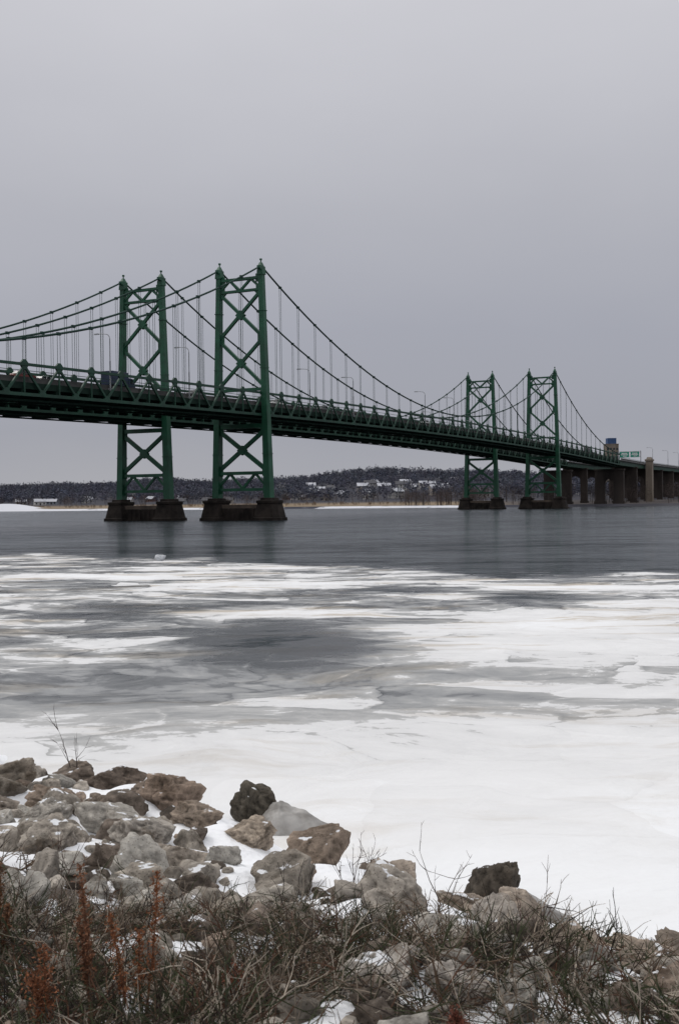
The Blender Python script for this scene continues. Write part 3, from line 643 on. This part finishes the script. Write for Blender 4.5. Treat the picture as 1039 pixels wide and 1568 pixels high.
L.new(m2.outputs[2],b.inputs['Base Color'])
sn=(1-sstep(TT,8,12))*.55*(1-.9*sstep(XX,70,110))+.30*np.exp(-((XX-30)/90)**2-((TT-400)/180)**2)+.85*np.exp(-((XX+222)/32)**2-((TT-16)/22)**2)+.14*sstep(TT,14,40)*(1-sstep(TT,60,150))+.18*np.exp(-((XX+170)/130)**2-((TT-250)/120)**2)
fld=sstep(TT,9,14)*(1-sstep(TT,80,150))*(1-.8*sstep(XX,60,100))
col=np.stack([sn.ravel(),fld.ravel(),sn.ravel()*0],1)
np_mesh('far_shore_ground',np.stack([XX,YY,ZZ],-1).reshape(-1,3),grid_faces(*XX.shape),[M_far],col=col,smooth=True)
def woods(name,xs,ys,H,colr,nt,trs,seed,var=(.6,1.35)):
    r=np.random.default_rng(seed); n=len(xs); z=far(xs,ys)
    H=H*r.uniform(.7,1.15,n); Rr=H*r.uniform(.28,.42,n)
    m=nt; u=r.normal(size=(n,m,3)); u/=np.linalg.norm(u,axis=2,keepdims=True); q=r.uniform(.2,1,(n,m,1))**.5
    lump=1+.25*np.sin(u[:,:,0:1]*4+xs[:,None,None])*np.sin(u[:,:,2:3]*5+ys[:,None,None])
    c=u*q*lump*np.stack([Rr,Rr,H*.42],1)[:,None,:]+np.stack([xs,ys,z+H*.58],1)[:,None,:]
    tri=c[:,:,None,:]+r.normal(0,1,(n,m,3,3))*trs*(H[:,None,None,None]/12)
    V=[tri.reshape(-1,3)]; F=[np.arange(n*m*3).reshape(-1,3)]
    cc=np.array(colr)*r.uniform(var[0],var[1],(n,1))*np.stack([r.uniform(.92,1.12,n),np.ones(n),r.uniform(.9,1.08,n)],1); cc=np.repeat(cc,m*3,axis=0)
    Pn=np.stack([np.stack([xs,ys,z-1],1),np.stack([xs,ys,z+H*.5],1),np.stack([xs,ys,z+H*.9],1)],1)
    v,f=strands(Pn+r.normal(0,.1,Pn.shape),np.stack([H*.018,H*.012,H*.004],1))
    V.append(v);F.append(np.concatenate([f[:,[0,1,2]],f[:,[0,2,3]]])+n*m*3)
    cc=np.concatenate([cc,np.tile(np.array(colr)*.8,(len(v),1))])
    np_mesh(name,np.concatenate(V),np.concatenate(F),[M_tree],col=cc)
n=11500; xs=rng.uniform(-900,900,n); s_=rng.uniform(160,1150,n); 
dens=.76*np.exp(-((xs-35)/90)**2-((s_-400)/170)**2)+.45*np.exp(-((xs+170)/130)**2-((s_-250)/110)**2); k=rng.random(n)>dens; xs,s_=xs[k],s_[k]
woods('distant_woods',xs,Yfs(xs)+s_,11,(.080,.086,.114),60,.7,5,(.88,1.12))  # tree colour paled and blued to paint in distance haze
def cl_x(x0,x1,n): return rng.uniform(x0,x1,n)
xs=np.concatenate([cl_x(34,72,70),cl_x(60,260,170),cl_x(-330,-150,40),cl_x(-150,-20,50),cl_x(-400,-60,40),cl_x(260,600,120),cl_x(-60,60,60)])
ss=np.concatenate([rng.uniform(8,40,70),rng.uniform(14,120,170),rng.uniform(60,140,40),rng.uniform(90,160,50),rng.uniform(110,170,40),rng.uniform(14,120,120),rng.uniform(100,170,60)])
hs=np.concatenate([np.full(70,9.),np.full(170,10.),np.full(40,8.),np.full(50,8.),np.full(40,8.),np.full(120,13.),np.full(60,7.)])
woods('shore_trees',xs,Yfs(xs)+ss,hs,(.070,.056,.053),260,.17,8)
xs=rng.uniform(-330,60,320); sh=rng.uniform(30,70,320); woods('shore_shrubs',xs,Yfs(xs)+sh,2.2,(.12,.08,.05),60,.6,9)
cols=[(.42,.42,.43),(.28,.25,.22),(.34,.33,.32),(.16,.08,.065),(.24,.26,.29),(.46,.45,.43)]
HM=[mat('house_siding_%d'%i,c,tuple(x*1.1 for x in c),.5,.8) for i,c in enumerate(cols)]
M_roofs=mat('snowy_roof',(.38,.39,.43),(.55,.56,.60),.2,.8); M_roofd=mat('shingle_roof',(.06,.06,.068),(.10,.10,.11),.5,.9)
def house(x,y,w,d,h,rot,wm,rm):
    mb=MB(); ex=Vector((math.cos(rot),math.sin(rot),0)); ey=Vector((-ex.y,ex.x,0)); z=float(far(np.array(x),np.array(y)))-.5; c=Vector((x,y,z))
    mb.box(c+Z*h/2,ex,ey,Z,w/2,d/2,h/2,0)
    rh=d*.32
    mb.prism([c-ex*w/2*.999+ey*-d/2+Z*h,c-ex*w/2*.999+ey*d/2+Z*h,c-ex*w/2*.999+Z*(h+rh)],ex*w*.998,0)
    for sd in(-1,1):
        e=ey*sd; a=c-ex*(w/2+.4)+e*(d/2+.5)+Z*(h-.25); rdg=c-ex*(w/2+.4)+Z*(h+rh+.1)
        mb.prism([a,rdg,rdg+Z*.25,a+Z*.25],ex*(w+.8),1)
    nf=max(1,int(h//2.8)); nw=max(2,int(w//2.6))
    for fl in range(nf):
        for k in range(nw):
            for sd in(-1,1):
                if fl==0 and k==nw//2: mb.box(c+ex*((k+.5)/nw-.5)*w+ey*sd*(d/2+.02)+Z*1.1,ex,ey,Z,.5,.04,1.05,3)
                else: mb.box(c+ex*((k+.5)/nw-.5)*w+ey*sd*(d/2+.02)+Z*(1.7+fl*2.8),ex,ey,Z,.5,.04,.7,2)
    mb.box(c+ex*w*.25+Z*(h+rh+.3),ex,ey,Z,.4,.4,.9,3)
    mb.build('house',[wm,rm,M_glass,M_pier])
for k in range(36):
    x=random.gauss(34,62); s=random.uniform(220,580); y=float(Yfs(np.array(x)))+s
    house(x,y,random.uniform(7,12),random.uniform(6,8),random.choice([3.2,5.6,5.8]),random.uniform(-.8,.8),random.choice(HM),random.choice([M_roofs,M_roofd]))
for k in range(16):
    x=random.uniform(-330,-70); s=random.uniform(90,330); y=float(Yfs(np.array(x)))+s
    house(x,y,random.uniform(6,10),6,random.choice([2.8,3.2]),random.uniform(-.8,.8),random.choice(HM),random.choice([M_roofs,M_roofd,M_roofd]))
ab=MB(); c=Vector((214,900,0)); ex=Vector((1,0,0)); ey=Vector((0,1,0))
ab.box(c+Z*22.5,ex,ey,Z,4.8,5,23.5,0); ab.box(c+Z*48.5,ex,ey,Z,3.4,3.6,2.5,1)
ab.box(c+Z*46.2,ex,ey,Z,5.0,5.2,.25,0)
for fl in range(13):
    for k in range(4): ab.box(c+ex*(-3.6+k*2.4)-ey*5.01+Z*(4+fl*3.2),ex,ey,Z,.75,.06,.8,2)
ab.build('apartment_tower',[M_tan,mat('blue_panel',(.02,.06,.16),(.03,.08,.2),1,.5),M_glass])
# ------------------------------------------------------------------ world, sun, camera
w=bpy.data.worlds.new('World'); scene.world=w; w.use_nodes=True; N=w.node_tree.nodes; L=w.node_tree.links; bg=N['Background']
SE,SR=math.radians(48),math.radians(-60)
sky=N.new('ShaderNodeTexSky'); sky.sky_type='NISHITA'; sky.sun_disc=False; sky.sun_elevation=SE; sky.sun_rotation=SR; sky.dust_density=4
tc=N.new('ShaderNodeTexCoord'); sx=N.new('ShaderNodeSeparateXYZ'); L.new(tc.outputs['Generated'],sx.inputs[0])
nz=N.new('ShaderNodeTexNoise'); nz.inputs['Scale'].default_value=2.3; nz.inputs['Detail'].default_value=5; mp=N.new('ShaderNodeMapping'); mp.inputs['Scale'].default_value=(1,1,2.2); L.new(tc.outputs['Generated'],mp.inputs[0]); L.new(mp.outputs[0],nz.inputs['Vector'])
ad=N.new('ShaderNodeMath'); ad.operation='MULTIPLY_ADD'; L.new(nz.outputs['Fac'],ad.inputs[0]); ad.inputs[1].default_value=.14; L.new(sx.outputs['Z'],ad.inputs[2])
sb=N.new('ShaderNodeMath'); sb.operation='SUBTRACT'; L.new(ad.outputs[0],sb.inputs[0]); sb.inputs[1].default_value=.07
r=N.new('ShaderNodeValToRGB'); cr=r.color_ramp; cr.elements[0].position=0; cr.elements[0].color=(.40,.405,.44,1); cr.elements[1].position=1; cr.elements[1].color=(1.08,1.08,1.10,1)
for p,v in((.05,(.355,.365,.415)),(.14,(.375,.385,.44)),(.25,(.455,.46,.505)),(.40,(.60,.60,.64)),(.6,(.88,.88,.90))):
    e=cr.elements.new(p); e.color=(*v,1)
L.new(sb.outputs[0],r.inputs[0])
sc=N.new('ShaderNodeVectorMath'); sc.operation='SCALE'; sc.inputs['Scale'].default_value=10; L.new(r.outputs['Color'],sc.inputs[0])
mx=N.new('ShaderNodeMix'); mx.data_type='RGBA'; mx.inputs[0].default_value=.96; L.new(sky.outputs[0],mx.inputs[6]); L.new(sc.outputs[0],mx.inputs[7])
L.new(mx.outputs[2],bg.inputs['Color']); bg.inputs['Strength'].default_value=.1
sd=bpy.data.lights.new('sun','SUN'); sd.energy=.95; sd.angle=math.radians(12); sd.color=(1,.97,.93); so=bpy.data.objects.new('sun',sd); C.objects.link(so)
dirv=Vector((math.sin(SR)*math.cos(SE),math.cos(SR)*math.cos(SE),math.sin(SE))); so.rotation_euler=dirv.to_track_quat('Z','Y').to_euler()
cam=bpy.data.cameras.new('camera'); co=bpy.data.objects.new('camera',cam); C.objects.link(co); scene.camera=co
cam.sensor_fit='VERTICAL'; cam.sensor_height=36; cam.lens=36*1750/1568; cam.clip_start=.1; cam.clip_end=20000
pitch=16/1750
co.matrix_world=Matrix.Translation((0,0,3.75))@Matrix.Rotation(math.pi/2-pitch,4,'X')@Matrix.Rotation(-.012,4,'Z')
cam.dof.use_dof=True; cam.dof.focus_distance=22; cam.dof.aperture_fstop=8
scene.view_settings.view_transform='Standard'; scene.view_settings.look='None'; scene.view_settings.exposure=0
